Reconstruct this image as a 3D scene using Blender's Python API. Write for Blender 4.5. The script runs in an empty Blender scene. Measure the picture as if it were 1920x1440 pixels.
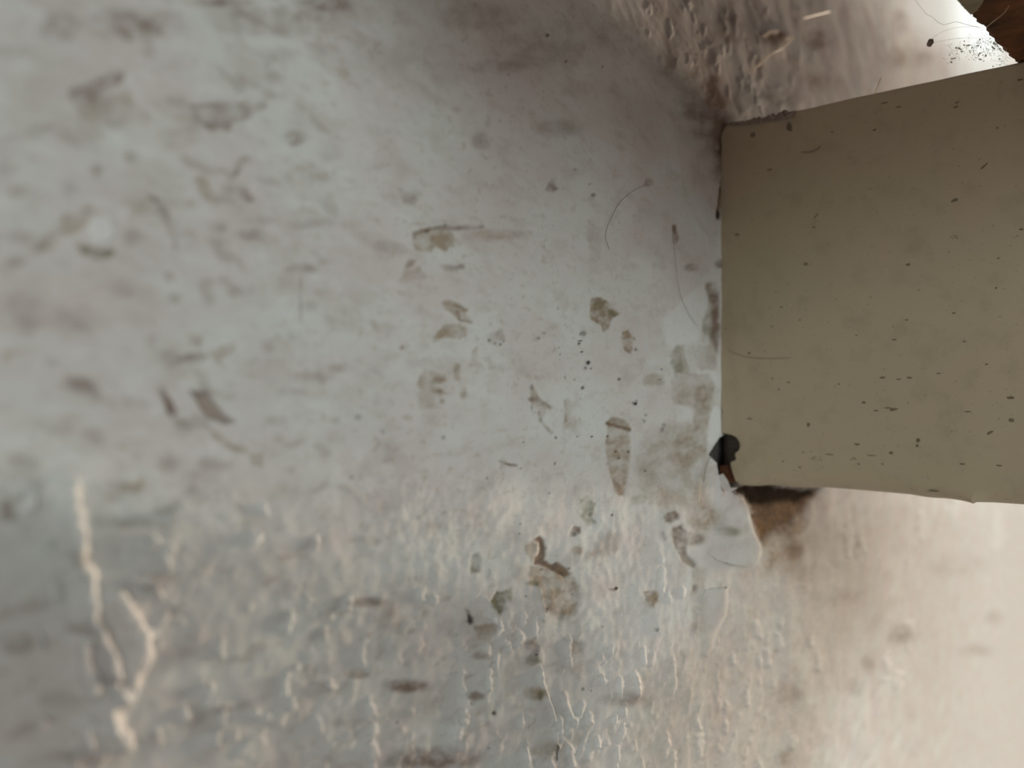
import bpy, bmesh, math, random
import numpy as np
from mathutils import Vector, Matrix

random.seed(7)
C = bpy.context.scene
COL = C.collection

# ------------------------------------------------------------------ camera, world, light, exposure
D = 0.12                      # distance of the lens from the plastered wall (m)
FPX = 1450.0                  # focal length in pixels of a 1920 px wide frame
SN, CS = 0.7859, 0.6184
RGT = Vector((SN, CS, 0)); FWD = Vector((-CS, SN, 0)); UP = Vector((0, 0, 1))
CAM = Vector((D, 0, 0))
cd = bpy.data.cameras.new('camera'); cam = bpy.data.objects.new('camera', cd); COL.objects.link(cam)
cam.matrix_world = Matrix(((RGT.x, UP.x, -FWD.x, CAM.x), (RGT.y, UP.y, -FWD.y, CAM.y), (RGT.z, UP.z, -FWD.z, CAM.z), (0, 0, 0, 1)))
cd.sensor_width = 36; cd.lens = FPX / 1920 * 36; cd.clip_start = 0.005; cd.clip_end = 50
cd.dof.use_dof = True; cd.dof.focus_distance = 0.228; cd.dof.aperture_fstop = 8.2
C.camera = cam
C.view_settings.view_transform = 'Standard'; C.view_settings.look = 'None'
C.view_settings.gamma = 1; C.view_settings.use_curve_mapping = False
C.view_settings.exposure = 0.0

w = bpy.data.worlds.new('overcast_sky'); C.world = w; w.use_nodes = True
bg = w.node_tree.nodes['Background']; bg.inputs[0].default_value = (1.0, 0.89, 0.79, 1); bg.inputs[1].default_value = 0.29

def aim(o, d):
    o.rotation_euler = Vector(d).to_track_quat('-Z', 'Y').to_euler()

def sun(name, to, col, s, ang):
    l = bpy.data.lights.new(name, 'SUN'); o = bpy.data.objects.new(name, l); COL.objects.link(o)
    l.color = col; l.energy = s; l.angle = math.radians(ang); aim(o, -Vector(to)); return o

def area(name, loc, target, col, p, sx, sy):
    l = bpy.data.lights.new(name, 'AREA'); o = bpy.data.objects.new(name, l); COL.objects.link(o)
    l.shape = 'RECTANGLE'; l.size = sx; l.size_y = sy; l.color = col; l.energy = p
    o.location = loc; aim(o, Vector(target) - Vector(loc)); return o

e, a = math.radians(12), math.radians(-28)
sun('daylight_under_roof', (math.cos(e) * math.cos(a), math.cos(e) * math.sin(a), math.sin(e)), (0.89, 1.0, 0.975), 1.16, 20)
sun('low_warm_sun', (math.sin(math.radians(3.6)), math.cos(math.radians(3.6)), math.tan(math.radians(-5.5))), (1.0, 0.80, 0.60), 6.0, 6)
sun('high_daylight', (0.52, 0.62, 0.60), (1.0, 0.855, 0.69), 2.7, 42)
area('white_corner_fill', (0.20, 1.0, 0.66), (0.0, 0.76, 0.34), (0.68, 0.92, 1.0), 1.45, 0.2, 0.2)  # unseen lamp added to brighten the white corner

# ------------------------------------------------------------------ helpers
def ray(x, y):
    return RGT * ((x - 960) / FPX) + FWD + UP * ((720 - y) / FPX)
def on_wall(x, y, off=0.0):
    r = ray(x, y); return CAM + r * ((off - D) / r.x)
YB = 0.2813                   # the painted face of the beam stands at this distance along the wall
def on_beam(x, y, off=0.0):
    r = ray(x, y); return CAM + r * ((YB - off) / r.y)
def at_depth(x, y, z):
    return CAM + ray(x, y) * z

def link(name, me, parent=None, mat=None):
    o = bpy.data.objects.new(name, me); COL.objects.link(o)
    if mat: me.materials.append(mat)
    if parent: o.parent = parent
    return o
def from_bm(name, bm, parent=None, mat=None, smooth=True):
    bmesh.ops.recalc_face_normals(bm, faces=bm.faces)
    me = bpy.data.meshes.new(name); bm.to_mesh(me); bm.free()
    if smooth:
        me.polygons.foreach_set('use_smooth', [True] * len(me.polygons)); me.set_sharp_from_angle(angle=math.radians(55))
    return link(name, me, parent, mat)
def tag(o, label, cat, group=None):
    o['label'] = label; o['category'] = cat
    if group: o['group'] = group
    return o

# lattice noise in numpy
_rs = np.random.RandomState(11)
PERM = np.concatenate([_rs.permutation(512)] * 3)
GX = np.cos(np.arange(512) * 2.39996); GY = np.sin(np.arange(512) * 2.39996)
def perlin(x, y, seed=0):
    x = x + seed * 17.31; y = y + seed * 9.17
    xi = np.floor(x).astype(np.int64); yi = np.floor(y).astype(np.int64)
    xf = x - xi; yf = y - yi
    u = xf * xf * xf * (xf * (xf * 6 - 15) + 10); v = yf * yf * yf * (yf * (yf * 6 - 15) + 10)
    def g(i, j, dx, dy):
        h = PERM[(PERM[i & 511] + (j & 511))] & 511
        return GX[h] * dx + GY[h] * dy
    a = g(xi, yi, xf, yf); b = g(xi + 1, yi, xf - 1, yf)
    c = g(xi, yi + 1, xf, yf - 1); d = g(xi + 1, yi + 1, xf - 1, yf - 1)
    return (a + (b - a) * u + (c - a) * v + (a - b - c + d) * u * v) * 1.5
def sstep(a, b, x):
    t = np.clip((x - a) / (b - a), 0, 1); return t * t * (3 - 2 * t)

# ------------------------------------------------------------------ materials
def new_mat(name):
    m = bpy.data.materials.new(name); m.use_nodes = True
    nt = m.node_tree; b = nt.nodes['Principled BSDF']; return m, nt, b
def nd(nt, t, **k):
    n = nt.nodes.new(t)
    for q, v in k.items(): setattr(n, q, v)
    return n
def noise_fac(nt, co, scale, lo, hi, detail=4, rough=0.6):
    n = nd(nt, 'ShaderNodeTexNoise'); n.inputs['Scale'].default_value = scale; n.inputs['Detail'].default_value = detail
    n.inputs['Roughness'].default_value = rough; nt.links.new(co, n.inputs['Vector'])
    r = nd(nt, 'ShaderNodeMapRange'); r.inputs[1].default_value = lo; r.inputs[2].default_value = hi
    nt.links.new(n.outputs[0], r.inputs[0]); return r.outputs[0]
def mix(nt, fac, a, b):
    m = nd(nt, 'ShaderNodeMix', data_type='RGBA')
    for s, v in ((m.inputs[0], fac), (m.inputs[6], a), (m.inputs[7], b)):
        if isinstance(v, (int, float)): s.default_value = v
        elif isinstance(v, tuple): s.default_value = (*v, 1)
        else: nt.links.new(v, s)
    return m.outputs[2]
def mul(nt, a, b):
    m = nd(nt, 'ShaderNodeMath', operation='MULTIPLY')
    for s, v in ((m.inputs[0], a), (m.inputs[1], b)):
        if isinstance(v, (int, float)): s.default_value = v
        else: nt.links.new(v, s)
    return m.outputs[0]
def bump(nt, b, co, scale, strength, dist, detail=4):
    n = nd(nt, 'ShaderNodeTexNoise'); n.inputs['Scale'].default_value = scale; n.inputs['Detail'].default_value = detail
    nt.links.new(co, n.inputs['Vector'])
    u = nd(nt, 'ShaderNodeBump'); u.inputs['Strength'].default_value = strength; u.inputs['Distance'].default_value = dist
    nt.links.new(n.outputs[0], u.inputs['Height']); nt.links.new(u.outputs[0], b.inputs['Normal'])

def wall_material(name, attrs=True):
    m, nt, b = new_mat(name)
    mp = nd(nt, 'ShaderNodeMapping'); mp.inputs['Scale'].default_value = (0.5, 0.5, 1.0)     # brushed level: marks are longer along the wall
    nt.links.new(nd(nt, 'ShaderNodeTexCoord').outputs['Object'], mp.inputs['Vector']); co = mp.outputs[0]
    c = mix(nt, noise_fac(nt, co, 60, 0.35, 0.68, 3), (0.64, 0.655, 0.64), (0.605, 0.56, 0.55))
    c = mix(nt, mul(nt, noise_fac(nt, co, 150, 0.50, 0.72, 5), 0.55), c, (0.44, 0.40, 0.365))
    c = mix(nt, mul(nt, noise_fac(nt, co, 900, 0.60, 0.74, 3), 0.35), c, (0.30, 0.28, 0.25))
    if attrs:
        def at(n):
            k = nd(nt, 'ShaderNodeAttribute', attribute_name=n); return k.outputs['Fac']
        c = mix(nt, at('pale'), c, (0.74, 0.76, 0.765))
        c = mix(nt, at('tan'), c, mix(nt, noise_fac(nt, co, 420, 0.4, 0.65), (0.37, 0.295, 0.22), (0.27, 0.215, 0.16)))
        c = mix(nt, at('olive'), c, (0.20, 0.19, 0.125))
        c = mix(nt, at('brown'), c, mix(nt, noise_fac(nt, co, 500, 0.4, 0.65), (0.20, 0.118, 0.062), (0.115, 0.066, 0.035)))
        c = mix(nt, at('grime_shade'), c, (0.20, 0.145, 0.115))
        c = mix(nt, at('soot_shade'), c, (0.022, 0.018, 0.015))
    nt.links.new(c, b.inputs['Base Color'])
    b.inputs['Roughness'].default_value = 0.85; b.inputs['Specular IOR Level'].default_value = 0.0
    bump(nt, b, co, 1300, 0.6, 0.00009, 4)
    return m
M_WALL = wall_material('limewashed_plaster')
M_FLAKE = wall_material('limewash_flake', False)

def simple(name, cols, scale, rough, spec=0.4, bmp=None):
    m, nt, b = new_mat(name)
    co = nd(nt, 'ShaderNodeTexCoord').outputs['Object']
    c = cols[0]
    if len(cols) > 1: c = mix(nt, noise_fac(nt, co, scale, 0.35, 0.65), cols[0], cols[1])
    if isinstance(c, tuple): b.inputs['Base Color'].default_value = (*c, 1)
    else: nt.links.new(c, b.inputs['Base Color'])
    b.inputs['Roughness'].default_value = rough; b.inputs['Specular IOR Level'].default_value = spec
    if bmp: bump(nt, b, co, *bmp)
    return m
def khaki():
    m, nt, b = new_mat('khaki_gloss_paint')
    co = nd(nt, 'ShaderNodeTexCoord').outputs['Object']
    c = mix(nt, noise_fac(nt, co, 14, 0.35, 0.65, 2), (0.40, 0.345, 0.24), (0.43, 0.35, 0.255))
    c = mix(nt, mul(nt, noise_fac(nt, co, 120, 0.52, 0.75, 5), 0.25), c, (0.20, 0.17, 0.115))
    c = mix(nt, mul(nt, noise_fac(nt, co, 700, 0.66, 0.74, 2), 0.5), c, (0.12, 0.10, 0.065))
    nt.links.new(c, b.inputs['Base Color'])
    b.inputs['Roughness'].default_value = 0.45; b.inputs['Specular IOR Level'].default_value = 0.35
    bump(nt, b, co, 260, 0.12, 0.0003, 4)
    return m
M_KHAKI = khaki()
M_RAW = simple('bare_red_brown_wood', [(0.11, 0.045, 0.022), (0.05, 0.022, 0.012)], 240, 0.8, 0.2, (300, 0.4, 0.0005))
M_CORE = simple('dark_rotten_wood', [(0.27, 0.255, 0.235), (0.17, 0.16, 0.145)], 200, 0.9, 0.1, (400, 0.4, 0.0004))
M_PURLIN = simple('dark_stained_wood', [(0.19, 0.07, 0.026), (0.035, 0.014, 0.006)], 90, 0.55, 0.35, (220, 0.5, 0.0006))
M_CHIP = simple('khaki_paint_chip', [(0.30, 0.25, 0.17), (0.22, 0.18, 0.12)], 200, 0.6, 0.3, (400, 0.3, 0.0003))
M_DUST = simple('grey_dust', [(0.50, 0.47, 0.42), (0.26, 0.24, 0.20)], 900, 0.95, 0.05)
M_WEBDUST = simple('pale_web_dust', [(0.85, 0.83, 0.78), (0.5, 0.48, 0.43)], 500, 0.95, 0.0)
M_SPECK = simple('fly_speck_dirt', [(0.15, 0.125, 0.085), (0.21, 0.18, 0.125)], 900, 0.8, 0.1)
M_DUST_DARK = simple('dark_brown_dust', [(0.34, 0.27, 0.24), (0.20, 0.16, 0.14)], 900, 0.95, 0.05)
M_WEB = simple('grey_cobweb', [(0.30, 0.30, 0.28)], 1, 0.6, 0.2)
M_HAIR = simple('dark_hair', [(0.10, 0.075, 0.06)], 1, 0.5, 0.3)
M_FIBRE = simple('straw_fibre', [(0.9, 0.74, 0.52)], 1, 0.45, 0.5)

# ------------------------------------------------------------------ the plastered wall
STEP = 2.6
us = np.arange(-1.12, 0.70, STEP / FPX)
L_main = D * (CS * us + SN) / (CS - SN * us)
L_cols = np.concatenate([np.linspace(-0.6, L_main[0] - 0.004, 26), L_main, np.linspace(L_main[-1] + 0.03, 4.5, 40)])
vd = np.arange(-0.57, 0.57, STEP / FPX)
ext = np.array([1.0, 1.1, 1.3, 1.6, 2.2, 3.2])
vx = np.arange(0.575, 0.95, 2 * STEP / FPX)
vs = np.concatenate([-ext[::-1], -vx[::-1], vd, vx, ext])
zc = np.maximum(CS * D + SN * L_cols, 0.07)
NL, NV = len(L_cols), len(vs)
LL = np.repeat(L_cols[None, :], NV, 0)
ZZ = vs[:, None] * zc[None, :]
den = np.maximum(CS * D + SN * LL, 0.02)
PX = 960 + FPX * (SN * (-D) + CS * LL) / den       # template coordinates in which the marks were measured
PY = 720 - FPX * ZZ / den
dL = np.gradient(L_cols)[None, :]; dZ = np.abs(np.gradient(vs))[:, None] * zc[None, :]
spac = np.maximum(dL, dZ)
def fade(wl): return np.clip(wl / (2.2 * spac) - 0.6, 0, 1)

LW = np.where(LL > .3, .3 + .3 * np.log(np.maximum(LL, .3) / .3), LL)
H = 0.0009 * perlin(LW / 0.11, ZZ / 0.11, 1) * fade(0.11)
H += 0.00040 * perlin(LW / 0.038, ZZ / 0.034, 2) * fade(0.036)
H += 0.00030 * perlin(LW / 0.015, ZZ / 0.012, 3) * fade(0.013)
rid = 1 - np.abs(perlin(LW / 0.011, ZZ / 0.0065 + LW / .03, 4)); H += 0.00013 * rid * rid * fade(0.007)
msk = sstep(-0.1, 0.5, perlin(LW / 0.03, ZZ / 0.03, 9))
H += 0.00011 * perlin(LW / 0.0034, ZZ / 0.0030, 5) * fade(0.0033) * (0.25 + msk * .5 + 0.85 * sstep(-.01, -.05, ZZ))
H += 0.00005 * perlin(LW / 0.0016, ZZ / 0.0014, 6) * fade(0.0015) * (0.4 + msk)

cr = perlin(LW / 0.0085, ZZ / 0.0085, 41) + .55 * perlin(LW / 0.0036, ZZ / 0.0036, 42) + .3 * perlin(LW / .0018, ZZ / .0018, 43)
z0 = -.014 - .30 * np.clip(LL - .04, -.02, .2)
zone = sstep(z0, z0 - .022, ZZ) + .8 * sstep(.09, .115, ZZ) * sstep(.15, .25, LL)
H += .00030 * sstep(.42, .75, cr) * zone * fade(.006)
H0 = H.copy()
A = {k: np.zeros_like(LL) for k in ('pale', 'tan', 'olive', 'brown', 'grime_shade', 'soot_shade')}  # masks for real marks; some also carry painted light and shade
WB = np.clip((760 - PX) / 500, 0, 1)
WX = (5.0 + 9 * WB) * perlin(PX / 30, PY / 30, 21) + 3.0 * perlin(PX / 9, PY / 9, 22)
WY = (5.0 + 7 * WB) * perlin(PX / 30, PY / 30, 23) + 3.0 * perlin(PX / 9, PY / 9, 24)
c0, c1 = 26, 26 + len(us)
PXc = PX[0]; PYr_lo = PY

def window(x0, y0, x1, y1, m):
    ci = np.where((PXc >= x0 - m) & (PXc <= x1 + m))[0]
    ci = ci[(ci >= 24) & (ci < c1 + 4)]
    rows = 720 - FPX * vs
    ri = np.where((rows >= y0 - m) & (rows <= y1 + m))[0]
    if len(ci) == 0 or len(ri) == 0: return None
    return (slice(ri[0], ri[-1] + 1), slice(ci[0], ci[-1] + 1))

def seg_dist(px, py, ax, ay, bx, by):
    dx, dy = bx - ax, by - ay
    t = np.clip(((px - ax) * dx + (py - ay) * dy) / max(dx * dx + dy * dy, 1e-9), 0, 1)
    return np.hypot(px - ax - t * dx, py - ay - t * dy), t

def poly_sdf(P, px, py):
    d = np.full(px.shape, 1e9); ins = np.zeros(px.shape, bool)
    n = len(P)
    for i in range(n):
        (ax, ay), (bx, by) = P[i], P[(i + 1) % n]
        s, _ = seg_dist(px, py, ax, ay, bx, by); d = np.minimum(d, s)
        cr = ((ay > py) != (by > py))
        xx = ax + (py - ay) * (bx - ax) / ((by - ay) if by != ay else 1e-9)
        ins ^= cr & (px < xx)
    return np.where(ins, -d, d)

UNE = np.clip(.85 + .75 * perlin(PX / 30, PY / 24, 51) + .35 * perlin(PX / 9, PY / 8, 52), .4, 1.25)
UNEVEN = True
def put(win, key, m, op, dh=0.0):
    if key:
        if key not in ('pale', 'soot_shade', 'brown') and UNEVEN: op = np.minimum(op * UNE[win] * (1.15 + .35 * (1 - WB[win])), .95)
        A[key][win] = 1 - (1 - A[key][win]) * (1 - m * op)
    if dh: H[win] += dh * m
def blot(key, op, P, soft=3.0, rag=0.6, dh=0.0):
    """a mark with an outline: polygon in template coordinates"""
    xs = [p[0] for p in P]; ys = [p[1] for p in P]
    win = window(min(xs), min(ys), max(xs), max(ys), 14 + soft)
    if win is None: return
    m = 1 - sstep(-soft, soft, poly_sdf(P, PX[win] + rag * WX[win], PY[win] + rag * WY[win]))
    put(win, key, m, op, dh)
def spot(key, op, x, y, rx, ry=None, soft=0.5, rag=0.3, dh=0.0):
    ry = ry or rx; win = window(x - rx, y - ry, x + rx, y + ry, 10 + max(rx, ry) * soft)
    if win is None: return
    k = min(1.0, min(rx, ry) / 8)
    r = np.hypot((PX[win] + rag * k * WX[win] - x) / rx, (PY[win] + rag * k * WY[win] - y) / ry)
    m = 1 - sstep(1 - soft, 1 + soft, r); put(win, key, m, op, dh)
NR = perlin(PX / 11, PY / 15, 31) + .6 * perlin(PX / 5, PY / 6.5, 32)
def crust(x, y, rx, ry, h):
    win = window(x - rx, y - ry, x + rx, y + ry, 12 + max(rx, ry))
    if win is None: return
    k = min(1.0, rx / 8)
    r = np.hypot((PX[win] + k * WX[win] - x) / (rx * 1.25), (PY[win] + k * WY[win] - y) / (ry * 1.25))
    m = sstep(.12, .42, 1 - r + .45 * NR[win]) * sstep(1.6, 1.1, r)
    put(win, 'pale', m, .35, h)  # pale colour adds a painted highlight to the raised crust
def streak(key, op, P, wd, soft=0.5, rag=0.4, dh=0.0):
    """a line; wd is its half width"""
    xs = [p[0] for p in P]; ys = [p[1] for p in P]
    win = window(min(xs), min(ys), max(xs), max(ys), wd * 2 + 10)
    if win is None: return
    k = rag * min(1.0, wd / 5)
    px, py = PX[win] + k * WX[win], PY[win] + k * WY[win]; d = np.full(px.shape, 1e9)
    for (ax, ay), (bx, by) in zip(P[:-1], P[1:]): d = np.minimum(d, seg_dist(px, py, ax, ay, bx, by)[0])
    m = 1 - sstep(wd * (1 - soft), wd * (1 + soft), d); put(win, key, m, op, dh)

PEEL = -0.00018
near = sstep(.17, .07, LL) * fade(.003)
mo = perlin(LL / .0075 + ZZ / .012, ZZ / .0040, 61) + .5 * perlin(LL / .0030, ZZ / .0020, 62)
A['grime_shade'] = .30 * near * sstep(.25, .85, mo); A['pale'] = .30 * near * sstep(-.2, -.8, mo)
mo2 = perlin(LL / .0045, ZZ / .0022, 63) + .6 * perlin(LL / .0013, ZZ / .0011, 64)
A['tan'] = .34 * sstep(.30, .9, mo2) * (.5 + .5 * sstep(-.3, .4, perlin(LL / .02, ZZ / .014, 66))) * sstep(.06, .11, LL) * fade(.002)
# --- marks on the nearest stretch of wall
spot('grime_shade', .40, 115, 50, 36, 30); spot('grime_shade', .42, 255, 45, 78, 28); spot('olive', .35, 270, 53, 14, 10); spot('olive', .45, 243, 70, 12, 8)
spot('grime_shade', .5, 415, 2, 60, 10); spot('grime_shade', .45, 610, 6, 50, 16); spot('grime_shade', .28, 520, 40, 130, 26); spot('grime_shade', .2, 20, 95, 50, 14)
blot('grime_shade', .48, [(128,168),(160,158),(200,140),(240,128),(243,145),(215,165),(182,185),(150,206),(140,195)], 6, .5, PEEL)
blot('tan', .38, [(180,185),(250,175),(258,195),(290,225),(285,240),(230,240),(190,238),(160,225),(150,208)], 7, .6, PEEL)
blot('tan', .26, [(150,225),(185,228),(195,255),(160,250)], 7)
blot('grime_shade', .38, [(360,200),(400,192),(470,190),(480,200),(470,225),(430,240),(400,243),(378,232),(365,215)], 5, .5, PEEL)
streak('grime_shade', .3, [(364,202),(372,226),(400,241),(432,239)], 6); streak('grime_shade', .3, [(474,205),(495,197)], 7); spot('tan', .3, 348, 222, 20, 10)
blot('grime_shade', .25, [(0,262),(50,245),(110,232),(112,240),(60,262),(0,275)], 7); blot('tan', .22, [(290,245),(365,240),(370,270),(320,285)], 9)
for x, y, rx, ry, o in ((555,258,20,13,.42),(252,295,12,10,.4),(183,320,13,11,.42),(10,315,20,14,.3),(38,358,22,11,.4),(510,145,26,12,.25),(520,105,34,16,.22),
    (410,425,16,12,.3),(490,412,32,8,.25),(30,490,22,9,.38),(315,520,11,9,.3),(325,560,13,9,.3),(565,505,28,9,.35),(440,548,16,11,.33),(255,755,26,11,.22),
    (400,870,30,10,.28),(310,870,14,20,.28),(620,285,22,16,.2),(600,330,30,10,.2),(230,540,20,14,.18),(140,590,40,12,.12),(590,420,40,10,.22),(470,440,28,12,.25),(35,570,30,20,.15),(520,790,20,8,.22),(545,735,26,8,.22),(590,705,34,10,.22),(640,690,26,8,.2)):
    spot('grime_shade', o, x, y, rx, ry, .6)
blot('tan', .42, [(368,335),(385,330),(400,350),(412,365),(410,385),(395,380),(375,362)], 5, .6, PEEL)
blot('grime_shade', .42, [(418,320),(440,322),(446,305),(470,290),(478,297),(462,315),(445,330),(430,337)], 5, .6, PEEL)
blot('grime_shade', .42, [(425,350),(455,350),(478,375),(465,378),(440,368)], 5, .6, PEEL)
blot('grime_shade', .55, [(279,367),(305,375),(309,398),(299,397)], 4, .4, PEEL); blot('tan', .3, [(310,374),(365,370),(355,390),(310,389)], 5)
streak('grime_shade', .3, [(308,395),(319,430),(329,460)], 7); blot('tan', .28, [(230,372),(280,368),(290,398),(245,410)], 7)
blot('tan', .5, [(50,478),(100,430),(135,400),(175,388),(192,396),(170,415),(140,440),(110,455),(80,470)], 6, .6, PEEL)
blot('pale', .6, [(163,425),(180,405),(207,408),(216,440),(205,455),(180,458)], 4, .4, .0003)
blot('olive', .55, [(138,455),(165,460),(200,468),(217,470),(213,482),(180,484),(150,475)], 4, .5, PEEL * 2); blot('brown', .22, [(138,455),(165,460),(200,468),(217,470),(213,482),(180,484),(150,475)], 4, .5)
streak('grime_shade', .28, [(567,520),(567,600)], 3)
blot('tan', .4, [(350,625),(378,632),(378,648),(352,645)], 4); blot('grime_shade', .40, [(325,672),(375,655),(387,672),(375,681),(330,681)], 5, .6, PEEL)
blot('tan', .42, [(387,665),(420,645),(445,642),(440,652),(415,672),(425,690),(400,675)], 5, .6)
blot('tan', .38, [(0,660),(65,648),(70,655),(20,670),(0,685)], 6); blot('grime_shade', .38, [(116,705),(150,710),(185,725),(190,742),(160,742),(130,725)], 6, .5)
# torn flakes with dark undersides
blot('grime_shade', .3, [(366,690),(395,720),(402,752),(380,740),(366,720)], 5)
blot('brown', .6, [(353,732),(385,738),(400,752),(414,770),(447,793),(420,794),(388,782),(372,760)], 3, .3, -.0008); spot('soot_shade', .2, 374, 740, 16, 7)
blot('tan', .42, [(383,795),(400,808),(430,828),(460,838),(472,855),(450,852),(423,840),(395,822)], 4); blot('tan', .45, [(468,855),(497,850),(493,876),(474,871)], 4)
blot('grime_shade', .6, [(298,728),(313,735),(326,755),(336,772),(334,779),(315,776),(307,755)], 3, .3, -.0006)
blot('olive', .38, [(315,780),(345,790),(364,804),(356,813),(328,806)], 4)
blot('brown', .5, [(0,938),(26,944),(34,977),(0,977)], 5, .4, -.0005); blot('tan', .5, [(193,932),(235,906),(270,893),(263,915),(225,932),(205,942)], 6, .5)
spot('grime_shade', .3, 60, 1135, 30, 14); spot('grime_shade', .4, 20, 1205, 45, 20); spot('grime_shade', .35, 140, 1175, 22, 12); spot('grime_shade', .3, 110, 1310, 40, 16); spot('grime_shade', .35, 150, 1420, 60, 18); spot('olive', .25, 230, 980, 50, 10)
# --- plaster ridges in the low sun, their highlight also put into the colour
def ridge(P, wd, h): streak('pale', .35, P, wd * 1.1, .6, .5, h)  # pale streak puts the lit highlight into the colour
def drip(P, wd, h):
    """a run of plaster, full on one side and falling away gently on the other"""
    streak('pale', .3, P, wd * .9, .6, .7, h * .55); streak(None, 0, [(x - wd * .45, y) for x, y in P], wd * 1.3, .8, .7, h * .6)
drip([(128,915),(134,955),(141,1005),(150,1048),(163,1082),(167,1130),(163,1170)], 14, .0014)
drip([(160,1165),(155,1200),(157,1238),(164,1270),(170,1300)], 12, .0017); drip([(171,1172),(192,1200),(206,1236),(208,1262)], 12, .0018)
drip([(218,1120),(238,1152),(256,1188),(265,1220),(250,1262),(230,1296)], 14, .0012); drip([(230,1296),(206,1330),(214,1368),(232,1392)], 12, .0011); drip([(208,1262),(214,1300)], 10, .0009)
for x, y, rx, ry in ((52,935,20,22),(95,1105,13,26),(75,1198,9,14),(70,1352,13,18),(165,1372,12,32),(140,1425,16,26),(265,1092,10,16),(290,1105,8,14),(308,1040,11,26),(280,1020,8,16),(320,975,6,16),(85,1020,8,12),
    (540,1167,9,20),(415,1215,5,20),(385,1295,12,10),(418,1345,6,24),(405,1388,9,12),(343,1335,7,10),(390,1320,5,9),(535,1285,7,24),(548,1325,6,16),(480,1335,6,9),(505,1345,9,6),(600,1355,6,14),(620,1290,7,12),
    (683,1228,5,24),(697,1330,8,20),(700,1368,9,16),(698,1412,12,28),(867,1278,6,24),(870,1320,8,22),(858,1368,13,22),(872,1352,7,14),(918,1150,10,16),(928,1176,12,20),(912,1217,7,12),(914,1270,6,26),(930,1240,4,18),
    (945,1205,4,10),(953,1212,4,10),(970,1196,7,16),(980,1160,4,16),(1002,1178,4,20),(1066,1215,5,26),(1067,1240,6,10),(1012,1265,4,16),(1160,1285,6,22),(1193,1290,6,18),(1118,1390,6,14),(1105,1345,7,14),(1030,1428,7,22),(975,1355,5,14),(985,1410,5,24),
    (1170,1330,5,16),(1150,1345,4,12),(1260,1270,4,40),(1242,1085,6,24),(1252,1118,5,12),(1278,1112,5,14),(1240,1050,3,12),(1205,1230,4,18),(655,1130,10,12),(790,1115,8,14),(820,1125,6,10),(1130,1275,4,10),(1165,1375,5,20),(1155,1415,6,20),(1245,1400,6,26),(1262,1425,5,18),(480,1010,9,14),(495,960,7,12),(590,1020,6,10)):
    crust(x, y, rx, ry, .0004 * min(1, rx / 7 + .3) * (2.4 if x < 330 else 1.25))
ridge([(1012,1255),(1018,1285),(1030,1322),(1037,1350)], 3, .0006); ridge([(1040,1372),(1041,1400)], 2.5, .0005); streak('soot_shade', .8, [(1040,1396),(1042,1424)], 1.6)
ridge([(1056,1302),(1062,1325),(1070,1348),(1075,1356)], 5, .0006); ridge([(1075,1350),(1085,1340),(1092,1318)], 4, .0004); ridge([(1046,1345),(1050,1372)], 4, .0005)
ridge([(1064,1400),(1072,1432)], 5, .0005); ridge([(984,1412),(990,1440)], 6, .0005); ridge([(1188,1262),(1196,1282),(1194,1300)], 5, .0006)
ridge([(1033,1362),(1055,1385),(1076,1410)], 2, .0002)
# --- marks in the middle of the wall
blot('tan', .55, [(775,445),(790,430),(835,425),(850,432),(853,440),(870,455),(865,460),(845,462),(838,470),(820,462),(812,473),(780,470)], 2.5, .5, PEEL)
streak('brown', .5, [(778,437),(800,431),(838,426),(862,427)], 4); streak('grime_shade', .35, [(860,427),(905,425)], 4.5); spot('brown', .7, 803, 432, 5, 4); spot('soot_shade', .5, 837, 422, 3.5, 3)
spot('tan', .3, 930, 440, 60, 10)
blot('brown', .55, [(760,500),(770,487),(783,487),(780,498),(765,503)], 3, .4, PEEL); blot('tan', .3, [(750,528),(757,505),(790,500),(800,520),(760,532)], 4)
blot('grime_shade', .35, [(828,498),(870,493),(872,503),(840,508)], 4)
blot('tan', .62, [(830,565),(838,562),(865,572),(880,580),(874,590),(886,600),(883,607),(862,603),(850,592),(838,582)], 2.5, .5, PEEL); streak('brown', .4, [(858,585),(862,600),(884,605)], 2.5)
blot('tan', .48, [(832,610),(862,605),(876,615),(873,632),(860,636),(835,632),(813,641),(811,633)], 2.5, .5, PEEL)
blot('tan', .40, [(788,705),(800,693),(820,698),(837,704),(838,716),(815,719),(838,738),(795,738),(784,728)], 3, 1, PEEL); blot('tan', .5, [(812,708),(836,706),(838,716),(816,719)], 2.5, .7)
blot('tan', .38, [(852,682),(862,684),(861,713),(850,714)], 3, .7); blot('tan', .22, [(785,738),(815,740),(818,764),(786,766)], 4); spot('olive', .7, 829, 752, 4); spot('tan', .6, 868, 737, 6, 11); spot('tan', .4, 826, 738, 4, 8)
spot('brown', .65, 756, 652, 4, 3.6); blot('tan', .4, [(885,660),(896,652),(893,675),(904,690),(877,688)], 3, .7, PEEL * .5)
blot('grime_shade', .28, [(908,628),(942,618),(946,640),(914,642)], 3, .9); spot('soot_shade', .7, 915, 638, 2.4); spot('soot_shade', .7, 936, 646, 2.6); spot('soot_shade', .6, 943, 640, 2); spot('brown', .6, 926, 644, 3)
blot('tan', .62, [(1108,562),(1120,556),(1136,564),(1147,573),(1161,590),(1150,593),(1145,600),(1140,618),(1130,623),(1122,608),(1108,600),(1104,585)], 2, .5, PEEL * 1.4); blot('pale', .45, [(1130,586),(1145,586),(1144,598),(1134,600)], 2)
blot('olive', .6, [(1140,578),(1160,588),(1150,595),(1143,590)], 2, .5); blot('olive', .35, [(1112,566),(1135,566),(1130,578),(1112,580)], 2, .6)
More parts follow.
